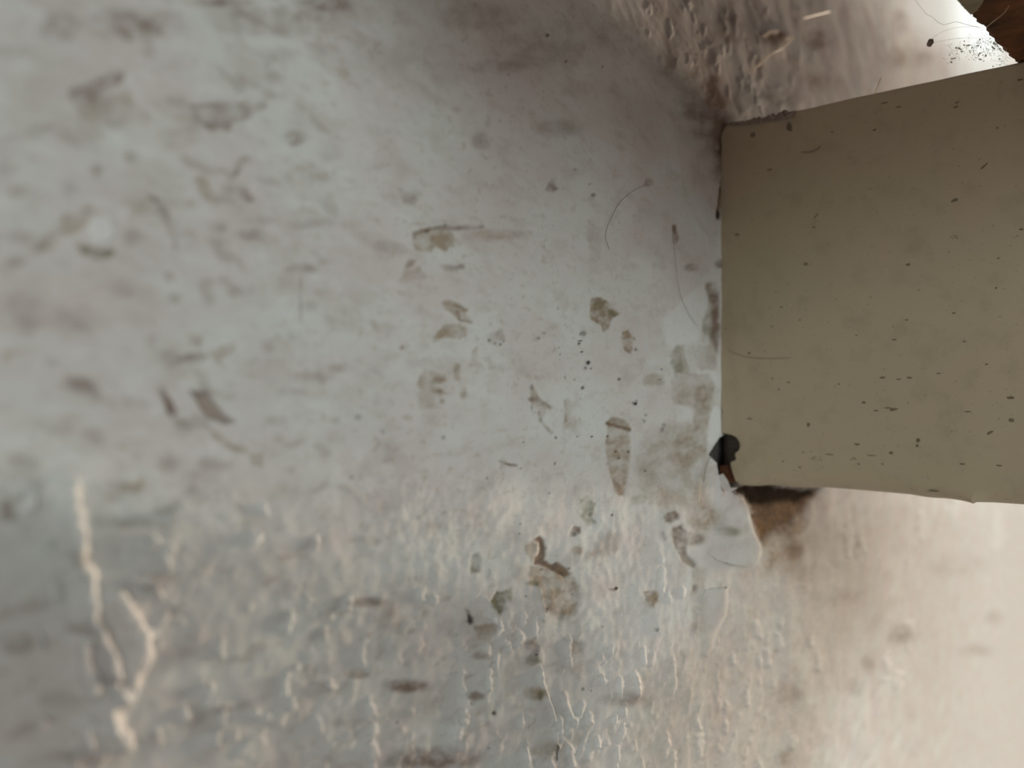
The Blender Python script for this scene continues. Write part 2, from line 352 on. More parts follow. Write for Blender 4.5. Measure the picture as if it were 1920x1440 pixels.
blot('tan', .66, [(1167,622),(1178,619),(1186,630),(1185,655),(1180,663),(1168,657),(1165,640)], 1.8, .4, PEEL); spot('olive', .6, 1188, 636, 3, 4); spot('olive', .7, 1191, 655, 3)
for x, y, r, o in ((1082,640,2,.8),(1086,639,2,.9),(1082,645,2.2,.9),(1087,660,2.2,.9),(1100,680,4,.95),(1095,690,3.5,.5),(1106,691,2.4,.6),(1090,625,5,.5),(1084,626,3,.5),(1090,727,3.4,.8),(1075,712,2,.6),(1160,711,3.2,.7),(1190,757,3.2,.95),
    (1008,634,3,.6),(1018,625,3,.4),(1192,752,2,.6),(1046,664,1.6,.8),(1057,708,1.6,.8),(1045,652,1.5,.7),(1042,820,2,.8),(1045,822,1.6,.7),(1110,819,2,.9),(1140,818,2.2,.9),(1084,819,1.6,.7),(1042,869,1.8,.95),(981,829,1.8,.7),(976,878,1.8,.8),
    (911,896,1.8,.9),(1031,924,1.6,.8),(1155,847,2.4,.7),(1178,847,3,.6),(1160,859,2.2,.7),(1211,883,2.4,.7),(1148,965,2.2,.8),(976,983,1.5,.8),(974,1001,1.7,.8),(1148,966,2,.7),(1025,67,3.2,.85),(1061,115,2.4,.6),(1130,125,2.2,.5),(955,140,2.4,.4),(940,226,2.2,.5),
    (1112,366,4,.55),(1105,345,2.4,.4),(1078,318,2.6,.4),(832,820,3.5,.5),(672,783,6,.35),(720,810,4,.35),(660,895,4,.4),(925,1337,4.2,.85),(746,1356,3,.6),(917,1403,2.6,.5),(1004,1227,2,.9),(1156,1103,3.4,.95),(1230,1178,4,.6),(1092,1292,3,.6),(1108,1295,2.2,.5),
    (1106,1355,2.4,.6),(1026,1142,2.4,.8),(1023,1147,2,.5),(985,1118,2,.7),(878,1166,3,.6),(1130,1175,3,.35),(1075,1115,2,.5),(1066,1066,2,.7),(1017,1068,2.2,.6),(1240,805,4,.4),(1243,797,4,.4),(1207,790,3,.4),(1209,778,3,.35),(1205,787,2,.4),(1186,755,2,.6),(1238,693,3,.4),(1235,712,2,.4)):
    spot('soot_shade', o, x, y, r, r * .95, .45)
blot('tan', .45, [(990,748),(993,718),(1001,730),(1008,746),(1011,757),(1026,760),(1020,775),(1012,778),(1016,790),(1037,813),(1031,815),(1010,792),(1007,770),(994,756)], 2.5, .7); streak('olive', .5, [(1008,772),(1012,790)], 3); spot('soot_shade', .45, 994, 727, 4, 5); spot('soot_shade', .5, 995, 764, 2, 5); streak('grime_shade', .4, [(990,748),(1010,750),(1028,763)], 4)
blot('tan', .22, [(1052,752),(1066,748),(1078,790),(1082,806),(1056,806)], 5, 1.2); streak('tan', .35, [(1058,752),(1061,790)], 2.5)
blot('tan', .48, [(1140,795),(1150,779),(1165,785),(1181,800),(1183,830),(1180,870),(1172,932),(1160,926),(1150,905),(1140,870),(1137,830)], 3, .5, PEEL)
streak('brown', .75, [(1139,794),(1155,799),(1180,806)], 3.6, .5, .3); blot('brown', .35, [(1150,782),(1166,787),(1168,797),(1142,792)], 2.5); blot('brown', .5, [(1150,895),(1162,905),(1172,925),(1160,932),(1148,915)], 3, .7)
streak('grime_shade', .5, [(937,864),(950,870),(969,873)], 2.6)
blot('tan', .26, [(1255,662),(1268,643),(1281,648),(1285,680),(1290,700),(1330,700),(1345,760),(1300,770),(1262,755),(1255,740),(1258,700)], 3, .8); blot('olive', .3, [(1256,665),(1270,645),(1276,660),(1276,700),(1260,700)], 3, .7)
blot('tan', .28, [(1205,702),(1240,702),(1245,722),(1208,724)], 4); blot('tan', .3, [(1200,860),(1235,800),(1290,790),(1335,850),(1325,945),(1240,955),(1185,935),(1185,890)], 12, 1.5); blot('tan', .3, [(1262,815),(1290,800),(1312,850),(1290,885),(1270,870)], 6, 1)
blot('pale', .5, [(1300,540),(1322,528),(1330,560),(1318,600),(1308,640),(1250,655),(1240,600)], 6, .5); blot('olive', .32, [(1320,535),(1332,531),(1338,560),(1332,610),(1316,640),(1318,600),(1328,560)], 3, .4)
blot('tan', .26, [(1308,648),(1345,645),(1343,695),(1312,695)], 3, .5); blot('pale', .6, [(1300,690),(1343,697),(1342,715),(1320,722),(1305,705)], 3, .5); blot('pale', .6, [(1328,775),(1342,760),(1352,772),(1350,830),(1340,870),(1326,880)], 3, .4); blot('tan', .42, [(1300,725),(1340,725),(1328,775),(1324,850),(1300,840)], 4, .7)
blot('pale', .4, [(1265,760),(1295,758),(1298,790),(1268,795)], 4, .6)
blot('olive', .42, [(1088,935),(1105,930),(1117,945),(1110,968),(1119,985),(1100,988),(1087,962)], 3, 1); spot('soot_shade', .4, 1108, 965, 4)
blot('grime_shade', .62, [(1070,995),(1078,985),(1091,990),(1088,1000),(1079,1007),(1069,1006)], 1.6, .3, PEEL); spot('soot_shade', .35, 1078, 1001, 4)
blot('brown', .85, [(1000,1012),(1010,1004),(1020,1015),(1025,1030),(1020,1050),(1035,1061),(1042,1053),(1055,1060),(1062,1066),(1072,1076),(1060,1082),(1040,1073),(1020,1063),(1002,1058),(1001,1045),(1010,1035),(1011,1018)], 2.4, .5, -.0003)
blot('tan', .35, [(984,1022),(1000,1012),(1009,1018),(1008,1036),(998,1056),(986,1036)], 2.5, .4)
blot('tan', .46, [(998,1062),(1025,1064),(1070,1080),(1088,1112),(1078,1150),(1052,1172),(1022,1142),(1008,1100),(988,1097),(990,1085)], 6, 1, PEEL); streak('olive', .45, [(987,1093),(1008,1094)], 4)
blot('olive', .75, [(919,1130),(935,1107),(946,1112),(948,1128),(945,1145),(935,1157),(931,1150)], 2, .5, PEEL * 1.5); blot('olive', .4, [(940,1112),(962,1098),(962,1115),(957,1131),(948,1126)], 2.5, .7)
blot('brown', .6, [(874,1142),(883,1148),(884,1158),(878,1156)], 2); blot('soot_shade', .9, [(879,1152),(888,1157),(890,1168),(884,1173),(880,1166)], 1.6, .2, -.0006); blot('tan', .42, [(888,1174),(925,1168),(930,1185),(918,1202),(895,1196)], 3, .6, PEEL)
blot('olive', .38, [(884,1040),(896,1038),(903,1050),(901,1073),(884,1074),(881,1055)], 2.5, .5, PEEL); spot('olive', .42, 997, 1237, 12, 11, .25); blot('grime_shade', .4, [(978,1205),(1000,1195),(1012,1212),(1005,1228),(990,1218)], 4)
spot('grime_shade', .5, 765, 1287, 40, 12); spot('grime_shade', .45, 893, 1306, 14, 8); spot('tan', .5, 1005, 1300, 20, 12); spot('olive', .5, 1013, 1304, 5, 9); spot('grime_shade', .45, 810, 1424, 90, 20); spot('grime_shade', .4, 672, 1265, 22, 8); spot('grime_shade', .38, 690, 1130, 34, 9); spot('grime_shade', .35, 900, 1228, 14, 8); spot('grime_shade', .3, 1082, 1215, 14, 16); spot('tan', .4, 1025, 1405, 26, 18)
blot('tan', .6, [(1204,1110),(1230,1105),(1236,1115),(1232,1130),(1221,1136),(1212,1125)], 2.5, .5, PEEL); streak('brown', .5, [(1143,1105),(1155,1106)], 2.2); spot('grime_shade', .3, 1170, 1310, 40, 14)
blot('grime_shade', .5, [(1243,966),(1262,955),(1272,968),(1262,982),(1248,980)], 3, .7); spot('soot_shade', .5, 1268, 971, 5); blot('grime_shade', .55, [(1260,992),(1278,984),(1288,1010),(1283,1042),(1264,1022)], 4, .7, PEEL); streak('soot_shade', .3, [(1242,1000),(1246,1010)], 4)
blot('brown', .55, [(1268,1032),(1284,1038),(1306,1058),(1302,1066),(1280,1054)], 2.5, .4, PEEL * 2); spot('tan', .5, 1325, 970, 30, 26); spot('olive', .4, 1362, 995, 18, 9); spot('grime_shade', .4, 1300, 1010, 24, 12); blot('tan', .3, [(1295,1060),(1322,1065),(1322,1180),(1300,1200)], 5); spot('soot_shade', .4, 1302, 1102, 5, 7)
blot('brown', .3, [(1130,1000),(1160,995),(1165,1025),(1135,1040),(1100,1045)], 8, 1.2); spot('tan', .4, 1082, 1032, 10, 8)
blot('grime_shade', .5, [(1024,355),(1035,334),(1046,355),(1036,362)], 3, .4); spot('grime_shade', .5, 1216, 344, 8, 8); spot('grime_shade', .2, 930, 125, 60, 12); spot('grime_shade', .2, 900, 30, 70, 24); spot('grime_shade', .2, 1050, 240, 40, 16); spot('pale', .35, 980, 50, 22, 14); spot('pale', .25, 1085, 140, 26, 12); spot('grime_shade', .25, 905, 265, 18, 16); blot('grime_shade', .25, [(745,350),(790,365),(780,385),(760,380)], 6)
spot('grime_shade', .12, 720, 110, 120, 30, .9, 2); spot('grime_shade', .2, 1000, 90, 70, 36, .9, 2); spot('grime_shade', .15, 1180, 60, 120, 40, .9, 2)
# cracks darkened in the colour, and brown smears, along the joint with the beam
spot('grime_shade', .45, 1325, 215, 45, 60, .7); streak('grime_shade', .55, [(1335,150),(1350,210),(1352,330)], 14, .7); streak('brown', .9, [(1345,408),(1348,385),(1352,355),(1358,322)], 3.6, .5, .3, -.0008); spot('soot_shade', .9, 1346, 402, 4.5, 8)
streak('brown', .6, [(1353,320),(1352,250),(1358,235)], 3.5, .6, .4, -.0004); spot('olive', .8, 1356, 242, 7, 8)
streak('grime_shade', .6, [(1263,425),(1264,455)], 4); spot('brown', .5, 1268, 447, 4, 6); spot('grime_shade', .45, 1295, 502, 12, 7); spot('grime_shade', .5, 1350, 495, 12, 8); spot('brown', .8, 1339, 592, 6, 16, .7); blot('grime_shade', .5, [(1322,530),(1338,528),(1347,560),(1347,660),(1330,640),(1334,600)], 6, .6); spot('olive', .4, 1338, 625, 14, 14)
# the upper stretch above the beam
for x, y, rx, ry, o in ((1450,70,26,14,.55),(1530,75,26,16,.45),(1690,40,14,18,.3),(1540,155,30,14,.3),(1690,110,30,18,.25),(1735,110,14,12,.3),(1370,50,30,40,.3),(1280,120,60,40,.3),(1460,185,40,12,.3)):
    spot('grime_shade', o, x, y, rx, ry, .7)
UNEVEN = False
blot('soot_shade', .17, [(-1500,980),(150,900),(420,880),(800,920),(1120,1080),(1080,2600),(-1500,2600)], 80, 4)  # soft shade over the lower left wall, put into the colour in layers
blot('soot_shade', .20, [(-1500,1010),(150,960),(420,990),(800,1090),(1120,1200),(1080,2600),(-1500,2600)], 80, 4)
blot('tan', .05, [(-1500,1060),(180,990),(420,1030),(800,1120),(1120,1220),(1080,2600),(-1500,2600)], 70, 4)  # warm layer of the same painted shade
blot('grime_shade', .36, [(1200,-60),(1560,-60),(1620,30),(1690,75),(1760,100),(1850,125),(1850,220),(1500,260),(1330,260),(1240,140)], 34, 2.5)  # brown staining above the beam, with missing shade put into the colour
blot('grime_shade', .2, [(1150,180),(1345,160),(1348,640),(1322,600),(1290,540),(1230,460)], 45, 2)  # shade of the corner beside the beam, put into the colour
blot('pale', .9, [(1640,-80),(1990,-80),(1990,110),(1840,95),(1720,50)], 26, 2)  # daylight on the far corner, put into the colour as whiter plaster
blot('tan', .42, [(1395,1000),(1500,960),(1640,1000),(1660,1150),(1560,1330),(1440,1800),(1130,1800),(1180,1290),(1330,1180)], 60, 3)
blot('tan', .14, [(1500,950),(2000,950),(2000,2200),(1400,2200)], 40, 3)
UNEVEN = True
blot('brown', .12, [(1500,140),(1560,130),(1590,165),(1540,185)], 14)
for x, y, rx, ry in ((1255,55,5,26),(1215,15,5,12),(1295,12,7,12),(1360,35,5,22),(1380,45,5,20),(1408,5,5,8),(1320,60,4,14),(1320,100,4,10),(1343,108,7,14),(1355,95,4,10),(1420,52,6,12),(1415,120,8,16),(1390,160,4,12),(1430,145,7,16),(1462,170,6,12),(1430,190,14,14),(1640,165,8,12),(1665,90,6,16)):
    crust(x, y, rx * .8, ry, .0002)
ridge([(1432,62),(1445,55),(1462,57),(1473,70)], 4, .0007)
# bare patch under the beam where the plaster has come away
BARE = [(1372,922),(1395,914),(1470,914),(1540,916),(1528,935),(1512,948),(1500,965),(1480,985),(1455,995),(1430,1008),(1420,995),(1410,960),(1396,932)]
blot('brown', .45, [(x + (x - 1440) * .12, y + (10 if y > 930 else 0)) for x, y in BARE], 16, 2)
blot('brown', .88, BARE, 8, 1.5, -.0010); blot('soot_shade', .9, [(1372,922),(1392,912),(1440,908),(1470,912),(1540,912),(1532,926),(1510,937),(1495,945),(1470,943),(1435,945),(1408,944),(1396,930)], 8, 1.0, -.0012)  # black band: shadow of the gap under the beam, put into the colour
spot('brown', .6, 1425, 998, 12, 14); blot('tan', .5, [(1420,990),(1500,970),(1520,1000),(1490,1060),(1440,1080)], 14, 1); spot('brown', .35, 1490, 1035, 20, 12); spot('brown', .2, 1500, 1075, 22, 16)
blot('soot_shade', .9, [(1332,852),(1350,822),(1372,812),(1395,830),(1390,905),(1372,925),(1352,900),(1345,865)], 3, .2, -.0035)  # dark of the hole at the broken corner, painted over the carved recess
for x, y, rx, ry, o in ((1690,1190,24,16,.35),(1560,1120,40,16,.12),(1790,1060,50,20,.12),(1865,1160,14,14,.2),(1830,1220,30,12,.14),(1625,1240,14,20,.22),(1605,1290,14,14,.2),(1480,1300,30,20,.22),(1470,1420,12,16,.35),(1500,1000,40,60,.15)):
    spot('grime_shade', o, x, y, rx, ry, .8)
for x, y, rx, ry in ((1660,1248,8,24),(1685,1280,10,22),(1700,1185,14,30),(1728,985,10,26),(1790,965,10,30),(1615,1030,10,16),(1870,1000,14,40),(1590,1010,8,40),(1420,1180,8,16),(1460,1205,5,20),(1465,1170,4,14),(1440,1235,6,16),(1535,1245,6,20),(1520,1205,5,16),(1375,1235,4,16),(1400,1310,5,22),(1305,1345,4,12),(1358,1360,4,16),(1485,1390,8,12),(1310,1390,9,30),(1425,1240,6,14)):
    crust(x, y, rx, ry, .00045)

co = np.empty((NV * NL, 3), np.float32)
co[:, 0] = H.ravel(); co[:, 1] = LL.ravel(); co[:, 2] = ZZ.ravel()
i = np.arange(NV - 1)[:, None] * NL + np.arange(NL - 1)[None, :]
q = np.stack([i, i + 1, i + NL + 1, i + NL], -1).reshape(-1, 4)
me = bpy.data.meshes.new('wall_left')
me.vertices.add(len(co)); me.vertices.foreach_set('co', co.ravel())
me.loops.add(q.size); me.loops.foreach_set('vertex_index', q.ravel().astype(np.int32))
me.polygons.add(len(q)); me.polygons.foreach_set('loop_start', np.arange(0, q.size, 4, dtype=np.int32))
me.polygons.foreach_set('use_smooth', np.ones(len(q), bool))
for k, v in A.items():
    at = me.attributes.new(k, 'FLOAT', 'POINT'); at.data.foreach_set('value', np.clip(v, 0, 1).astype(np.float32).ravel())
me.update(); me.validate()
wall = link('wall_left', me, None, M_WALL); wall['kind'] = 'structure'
wall['label'] = 'flaking white limewashed plaster wall running away behind the beam'
def grid_index(p):
    c = int(np.clip(np.searchsorted(L_cols, p.y), 0, NL - 1)); return int(np.clip(np.searchsorted(vs * zc[c], p.z), 0, NV - 1)), c
def wall_h(p):
    c = int(np.clip(np.searchsorted(L_cols, p.y), 0, NL - 1)); r = int(np.clip(np.searchsorted(vs * zc[c], p.z), 0, NV - 1))
    return float(H0[r, c])

# ------------------------------------------------------------------ sheets of plaster that stand off the wall
def resample(P, step):
    out = []
    for k in range(len(P)):
        a, b = Vector(P[k]), Vector(P[(k + 1) % len(P)]); n = max(1, int((b - a).length / step))
        out += [a.lerp(b, j / n) for j in range(n)]
    return out
def flake(name, P, lift, thick, mat, parent, step=5, jit=0.8):
    """a thin plate whose outline P is given in template coordinates; lift(x, y) = height of its back above the wall"""
    rs = random.Random(len(P) + int(P[0][0]))
    O = [p + Vector((rs.uniform(-jit, jit), rs.uniform(-jit, jit))) for p in resample(P, step)]
    bm = bmesh.new()
    tv = [bm.verts.new((p.x, p.y, 0)) for p in O]
    f = bm.faces.new(tv)
    x0, x1 = min(p.x for p in O), max(p.x for p in O); y0, y1 = min(p.y for p in O), max(p.y for p in O)
    for axis, lo, hi in ((0, x0, x1), (1, y0, y1)):
        n = int((hi - lo) / (step * 1.6))
        for k in range(1, n):
            c = lo + (hi - lo) * k / n
            co_ = (c, 0, 0) if axis == 0 else (0, c, 0); no = (1, 0, 0) if axis == 0 else (0, 1, 0)
            bmesh.ops.bisect_plane(bm, geom=bm.verts[:] + bm.edges[:] + bm.faces[:], plane_co=co_, plane_no=no)
    ret = bmesh.ops.extrude_face_region(bm, geom=bm.faces[:])
    topv = set(v for v in ret['geom'] if isinstance(v, bmesh.types.BMVert))
    for v in bm.verts:
        x, y = v.co.x, v.co.y
        base = on_wall(x, y); h = lift(x, y)
        v.co = on_wall(x, y, 0) + Vector((wall_h(base) + h + (thick if v in topv else 0), 0, 0))
    o = from_bm(name, bm, parent, mat); idx = [grid_index(v.co) for v in o.data.vertices]
    for k, v in A.items():
        at = o.data.attributes.new(k, 'FLOAT', 'POINT'); at.data.foreach_set('value', np.array([v[i_] for i_ in idx], np.float32))
    return o
def lin(a, b, x): t = min(1, max(0, (x - a) / (b - a))); return t * t * (3 - 2 * t)
flake('plaster_flake', [(1332,880),(1348,902),(1356,915),(1372,926),(1392,928),(1401,945),(1408,975),(1414,1000),(1424,1022),(1423,1040),(1412,1054),(1392,1060),(1368,1058),(1342,1050),(1322,1030),(1312,990),(1316,930)],
      lambda x, y: -.0012 + .0034 * lin(1315, 1418, x) + .0006 * lin(980, 1060, y) - .0022 * (1 - lin(0, 11, float(np.interp(y, [926, 945, 975, 1000, 1022, 1040, 1060], [1392, 1401, 1408, 1414, 1424, 1423, 1412])) - x)), .0007, M_WALL, wall, 3, .5)
flake('plaster_flake', [(1322,1105),(1364,1100),(1366,1130),(1362,1155),(1348,1178),(1342,1210),(1334,1232),(1312,1226),(1292,1218),(1300,1160)],
      lambda x, y: -.0008 + .0022 * lin(1300, 1362, x) - .0016 * (1 - lin(0, 9, float(np.interp(y, [1100, 1130, 1155, 1178, 1210, 1232], [1364, 1366, 1362, 1348, 1342, 1334])) - x)), .0005, M_WALL, wall)
flake('plaster_flake', [(1222,1128),(1205,1108),(1196,1120),(1196,1150),(1204,1200),(1226,1215),(1230,1180)],
      lambda x, y: -.0006 + .0010 * lin(1200, 1230, x) - .001 * lin(1170, 1212, y), .0004, M_WALL, wall)
flake('plaster_flake', [(888,1105),(918,1128),(932,1152),(934,1178),(922,1168),(905,1150),(890,1130)],
      lambda x, y: -.0006 + .0011 * lin(890, 934, x), .0004, M_WALL, wall)
flake('plaster_flake', [(1008,1095),(1014,1120),(1018,1150),(1022,1190),(1014,1185),(1006,1150),(1000,1110)],
      lambda x, y: -.0005 + .0009 * lin(1000, 1022, x) - .001 * lin(1140, 1186, y), .0003, M_WALL, wall)

# ------------------------------------------------------------------ the painted beam
def plate(name, outline, radius, y_front, y_back, mat, parent):
    """outline: list of (X, Z, edge radius) running round the board; the front edge is rounded over"""
    n = len(outline); P = [Vector((o[0], o[1])) for o in outline]
    area2 = sum(P[k].x * P[(k + 1) % n].y - P[(k + 1) % n].x * P[k].y for k in range(n)); sg = 1 if area2 > 0 else -1
    N = []
    for k in range(n):
        t = (P[(k + 1) % n] - P[k - 1]); t.normalize(); N.append(Vector((-t.y, t.x)) * sg)
    bm = bmesh.new(); rings = []
    rings.append([bm.verts.new((p.x, y_back, p.y)) for p in P])
    for s in range(6):
        an = s / 5 * math.pi / 2
        rings.append([bm.verts.new((p.x + nn.x * o[2] * (1 - math.cos(an)), y_front + o[2] * (1 - math.sin(an)), p.y + nn.y * o[2] * (1 - math.cos(an)))) for p, nn, o in zip(P, N, outline)])
    for a, b in zip(rings[:-1], rings[1:]):
        for k in range(n): bm.faces.new((a[k], a[(k + 1) % n], b[(k + 1) % n], b[k]))
    bm.faces.new(rings[-1]); bm.faces.new(rings[0][::-1])
    return from_bm(name, bm, parent, mat)

beam = bpy.data.objects.new('painted_beam', None); COL.objects.link(beam)
tag(beam, 'khaki painted wooden beam jutting out of the white plaster wall', 'beam')
rs = random.Random(3)
def xz(x, y): p = on_beam(x, y); return p.x, p.z
zt, zb = on_beam(1632, 176).z, on_beam(1640, 926).z
out = []
for k in range(60):                                             # top edge, from far right back to the wall
    X = 0.9 - (0.9 - 0.002) * (k / 59) ** .5; out.append((X, zt + rs.uniform(-.0002, .0002), .0012))
for y in range(250, 806, 12):
    X, Z = xz(1352 - 4 * math.sin((y - 240) / 560 * 3.1), y); out.append((max(X, -.0035) + rs.uniform(-.0003, .0003), Z, .0005))
for x, y in ((1352,812),(1362,814),(1372,816),(1381,821),(1386,830),(1387,838),(1384,845),(1379,848),(1377,854),(1380,861),(1375,864),(1369,866),(1370,876),(1373,888),(1378,900),(1386,908)):
    X, Z = xz(x, y); out.append((X, Z, .0004))
X, Z = xz(1398, 911); out.append((X, Z, .0012))
low = [(1415,913,.002),(1435,912,.003),(1460,914,.003),(1485,917,.0035),(1510,918,.004),(1540,918,.004),(1580,921,.004),(1620,924.5,.004),(1660,928,.004),(1700,931,.0035),(1728,935,.003),(1745,937,.003),(1765,938,.003),(1780,938,.002),(1800,941,.002),(1818,944,.0012),(1823,946,.0012),(1828,944,.002),(1860,946,.003),(1890,948,.003),(1920,950,.003)]
for x, y, r in low:
    X, Z = xz(x, y); out.append((X, Z, r * 1.8))
Xl = out[-1][0]
for k in range(1, 20):
    out.append((Xl + (0.9 - Xl) * k / 19, zb + rs.uniform(-.0005, .0005), .0054))
plate('face_board', out, .004, YB, YB + .0085, M_KHAKI, beam)
bm = bmesh.new()                                                # timber behind the painted board
bmesh.ops.create_cube(bm, size=1)
for v in bm.verts:
    v.co = Vector((-.003 if v.co.x < 0 else .9, YB + .0087 if v.co.y < 0 else YB + .07, zb + .0006 if v.co.z < 0 else zt - .0004))
bmesh.ops.bevel(bm, geom=bm.edges[:], offset=.002, segments=2, affect='EDGES')
o = from_bm('timber_core', bm, beam, M_CORE, False)
# splinter of bare wood and a curl of white paint in the broken corner
def slab(name, P, y0, y1, mat, parent, conv=on_beam):
    bm = bmesh.new(); pts = resample(P, 4)
    r = random.Random(int(P[0][0]))
    a = [bm.verts.new(conv(p.x + r.uniform(-.5, .5), p.y + r.uniform(-.5, .5), -y0)) for p in pts]
    b = [bm.verts.new(conv(p.x, p.y, -y1)) for p in pts]
    bm.faces.new(a); bm.faces.new(b[::-1])
    for k in range(len(a)): bm.faces.new((a[k], a[(k + 1) % len(a)], b[(k + 1) % len(a)], b[k]))
    return from_bm(name, bm, parent, mat, False)
o = slab('wood_splinter', [(1349,873),(1370,872),(1374,890),(1380,905),(1366,905),(1350,892)], .001, .0085, M_RAW, beam); o['label'] = 'bare red brown wood'
o = slab('paint_curl', [(1346,892),(1356,888),(1364,900),(1370,915),(1384,914),(1372,922),(1360,920),(1349,908)], -.0012, -.0003, M_FLAKE, beam); o['label'] = 'curl of white paint'

# flecks of dirt stuck on the face
def lump(bm, c, nx, nz, rx, rz, h, r, ang=0):
    n = 9; ring = []; ca, sa = math.cos(ang), math.sin(ang)
    for k in range(n):
        t = 2 * math.pi * k / n; q = r.uniform(.65, 1.15); dx, dz = rx * q * math.cos(t), rz * q * math.sin(t)
        ring.append(bm.verts.new(c + nx * (dx * ca - dz * sa) + nz * (dx * sa + dz * ca)))
    nrm = nx.cross(nz)
    mid = [bm.verts.new(c + (v.co - c) * .55 + nrm * h * .8) for v in ring]; top = bm.verts.new(c + nrm * h)
    for k in range(n):
        bm.faces.new((ring[k], ring[(k + 1) % n], mid[(k + 1) % n], mid[k])); bm.faces.new((mid[k], mid[(k + 1) % n], top))
bm = bmesh.new(); r = random.Random(5); ax, az = Vector((1, 0, 0)), Vector((0, 0, 1))
for x, y, rx, ry, an in ((1790,376,5,4,.4),(1845,312,7,2.4,.7),(1792,201,4,3,0),(1795,192,3,2,.5),(1640,244,3,2.5,0),(1511,495,4,4,0),(1703,496,4,3,0),(1676,637,4,2,0),(1788,587,2.5,2,0),(1808,640,2.5,2,0),(1872,484,2.5,2,0),
    (1655,708,5,2.5,0),(1685,711,4,1.5,0),(1705,708,4,2.5,0),(1675,768,6,4.5,.2),(1664,765,5,2,0),(1643,770,4,2,0),(1895,746,5,4,0),(1897,788,4,5,0),(1857,811,5,3,.6),(1815,772,5,1.6,0),(1722,826,3,6,0),(1720,836,2.5,4,0),(1671,849,4,4,0),(1607,833,5,3,0),
    (1516,796,3,5,0),(1600,860,9,2.5,0),(1634,854,6,1.5,0),(1535,860,16,3,0),(1555,852,6,1.5,0),(1478,717,3,2,0),(1460,730,2,2,0),(1448,710,2,2,0),(1406,785,5,2,0),(1405,662,3,2,0),(1465,576,2.5,2,0),(1447,612,2.5,1.5,0),(1620,755,3,3,0),(1573,720,2,2,0),(1606,629,2,1.5,0),
    (1658,193,6,2,0),(1684,201,4,2,0),(1530,405,6,1.6,.8),(1443,318,4,2,0),(1560,248,2,2,0),(1790,445,8,1.8,.1),(1915,430,3,3,0),(1870,240,2.5,2,0),(1912,150,4,3,0),(1480,238,5,14,0),(1412,253,4,8,0),(1382,440,4,3,0),(1868,540,2,2,0),(1700,600,3,1.4,0),(1760,700,4,1.5,0),(1850,683,3,1.5,0),(1526,426,3,2,0),(1750,920,6,2,0),(1805,870,5,2,0),(1500,600,2,1.5,0),(1500,876,2.5,2,0),(1468,865,2,1.6,0),(1506,848,2,1.6,0),(1610,870,2.5,2,0),(1655,870,2,1.6,0),(1873,873,5,2,0)):
    if rx > 7 and ry < 4:
        for q_ in range(int(rx)):
            c = on_beam(x + r.uniform(-rx, rx), y + r.uniform(-3, 3), -.00005); k = (c - CAM).dot(FWD) / FPX
            lump(bm, c, ax, az, r.uniform(.8, 2.2) * k * 1.5, r.uniform(.7, 1.4) * k, .0001, r, 0)
        continue
    c = on_beam(x, y, -.00005); k = (c - CAM).dot(FWD) / FPX
    lump(bm, c, ax, az, rx * k * 1.55, ry * k, .00018, r, an)
o = from_bm('dirt_specks', bm, beam, M_SPECK); o['kind'] = 'stuff'; o['label'] = 'dark flecks of dirt'
# dust caught along the top of the joint
bm = bmesh.new(); r = random.Random(8)
for k in range(46):
    t = k / 45; x = 1372 + 112 * t; y = 233 - 17 * t + r.uniform(-2, 2) - (8 * math.exp(-((t - .85) / .12) ** 2) * r.random())
    c = on_beam(x, y, .0012 * r.random()); s = (2 + 2.6 * r.random() + 2 * t) * (c - CAM).dot(FWD) / FPX
    m = Matrix.Translation(c) @ Matrix.Rotation(r.uniform(0, 3), 4, 'Y') @ Matrix.Diagonal((s * 1.6, s * .6, s * .7, 1))
    bmesh.ops.create_icosphere(bm, subdivisions=1, radius=1, matrix=m)
dj = from_bm('dust_line', bm, None, M_DUST_DARK); dj['kind'] = 'stuff'; tag(dj, 'dark line of dust caught on top of the beam where it meets the wall', 'dust')

# ------------------------------------------------------------------ the dark timber lying across the beam
p0, p1 = Vector((.0866, .2268, 0)), Vector((.0940, .2813, 0)); dr = (p1 - p0).normalized(); sd = Vector((dr.y, -dr.x, 0))
purlin = bpy.data.objects.new('roof_timber', None); COL.objects.link(purlin); purlin.location = (0, 0, 0)
tag(purlin, 'dark brown stained timber lying across the top of the khaki beam', 'timber')
bm = bmesh.new(); r = random.Random(4); zu = zt + .0003; sec = []
ts = [-.17 + .0034 * k for k in range(50)] + [.0 + .002 * k for k in range(1, 50)] + [.11 + .02 * k for k in range(18)]
for t in ts:
    j = .0005 * r.uniform(-1, 1); e0 = p0 + dr * t
    prof = [(j, .0012), (j + .0012, 0), (.02, .0002 * r.random()), (.055, .0002 * r.random()), (.11, .0001), (.169, 0), (.17, .001), (.17, .36), (0, .36), (j * .5, .06)]
    sec.append([bm.verts.new(e0 + sd * a_ + Vector((0, 0, zu + b_))) for a_, b_ in prof])
for a_, b_ in zip(sec[:-1], sec[1:]):
    for k in range(10): bm.faces.new((a_[k], a_[(k + 1) % 10], b_[(k + 1) % 10], b_[k]))
bm.faces.new(sec[0]); bm.faces.new(sec[-1][::-1])
from_bm('plank', bm, purlin, M_PURLIN, False)
def under(x, y, off=0):
    q_ = ray(x, y); return CAM + q_ * ((zu - off) / q_.z)
bm = bmesh.new(); P = resample([(1776,-14),(1794,0),(1806,13),(1820,28),(1833,20),(1834,15),(1843,4),(1846,-14)], 3)
a_ = [bm.verts.new(under(p.x + r.uniform(-1, 1), p.y + r.uniform(-1, 1), .0006)) for p in P]; b_ = [bm.verts.new(under(p.x, p.y, -.0001)) for p in P]
bm.faces.new(a_); bm.faces.new(b_[::-1])
for k in range(len(P)): bm.faces.new((a_[k], a_[(k + 1) % len(P)], b_[(k + 1) % len(P)], b_[k]))
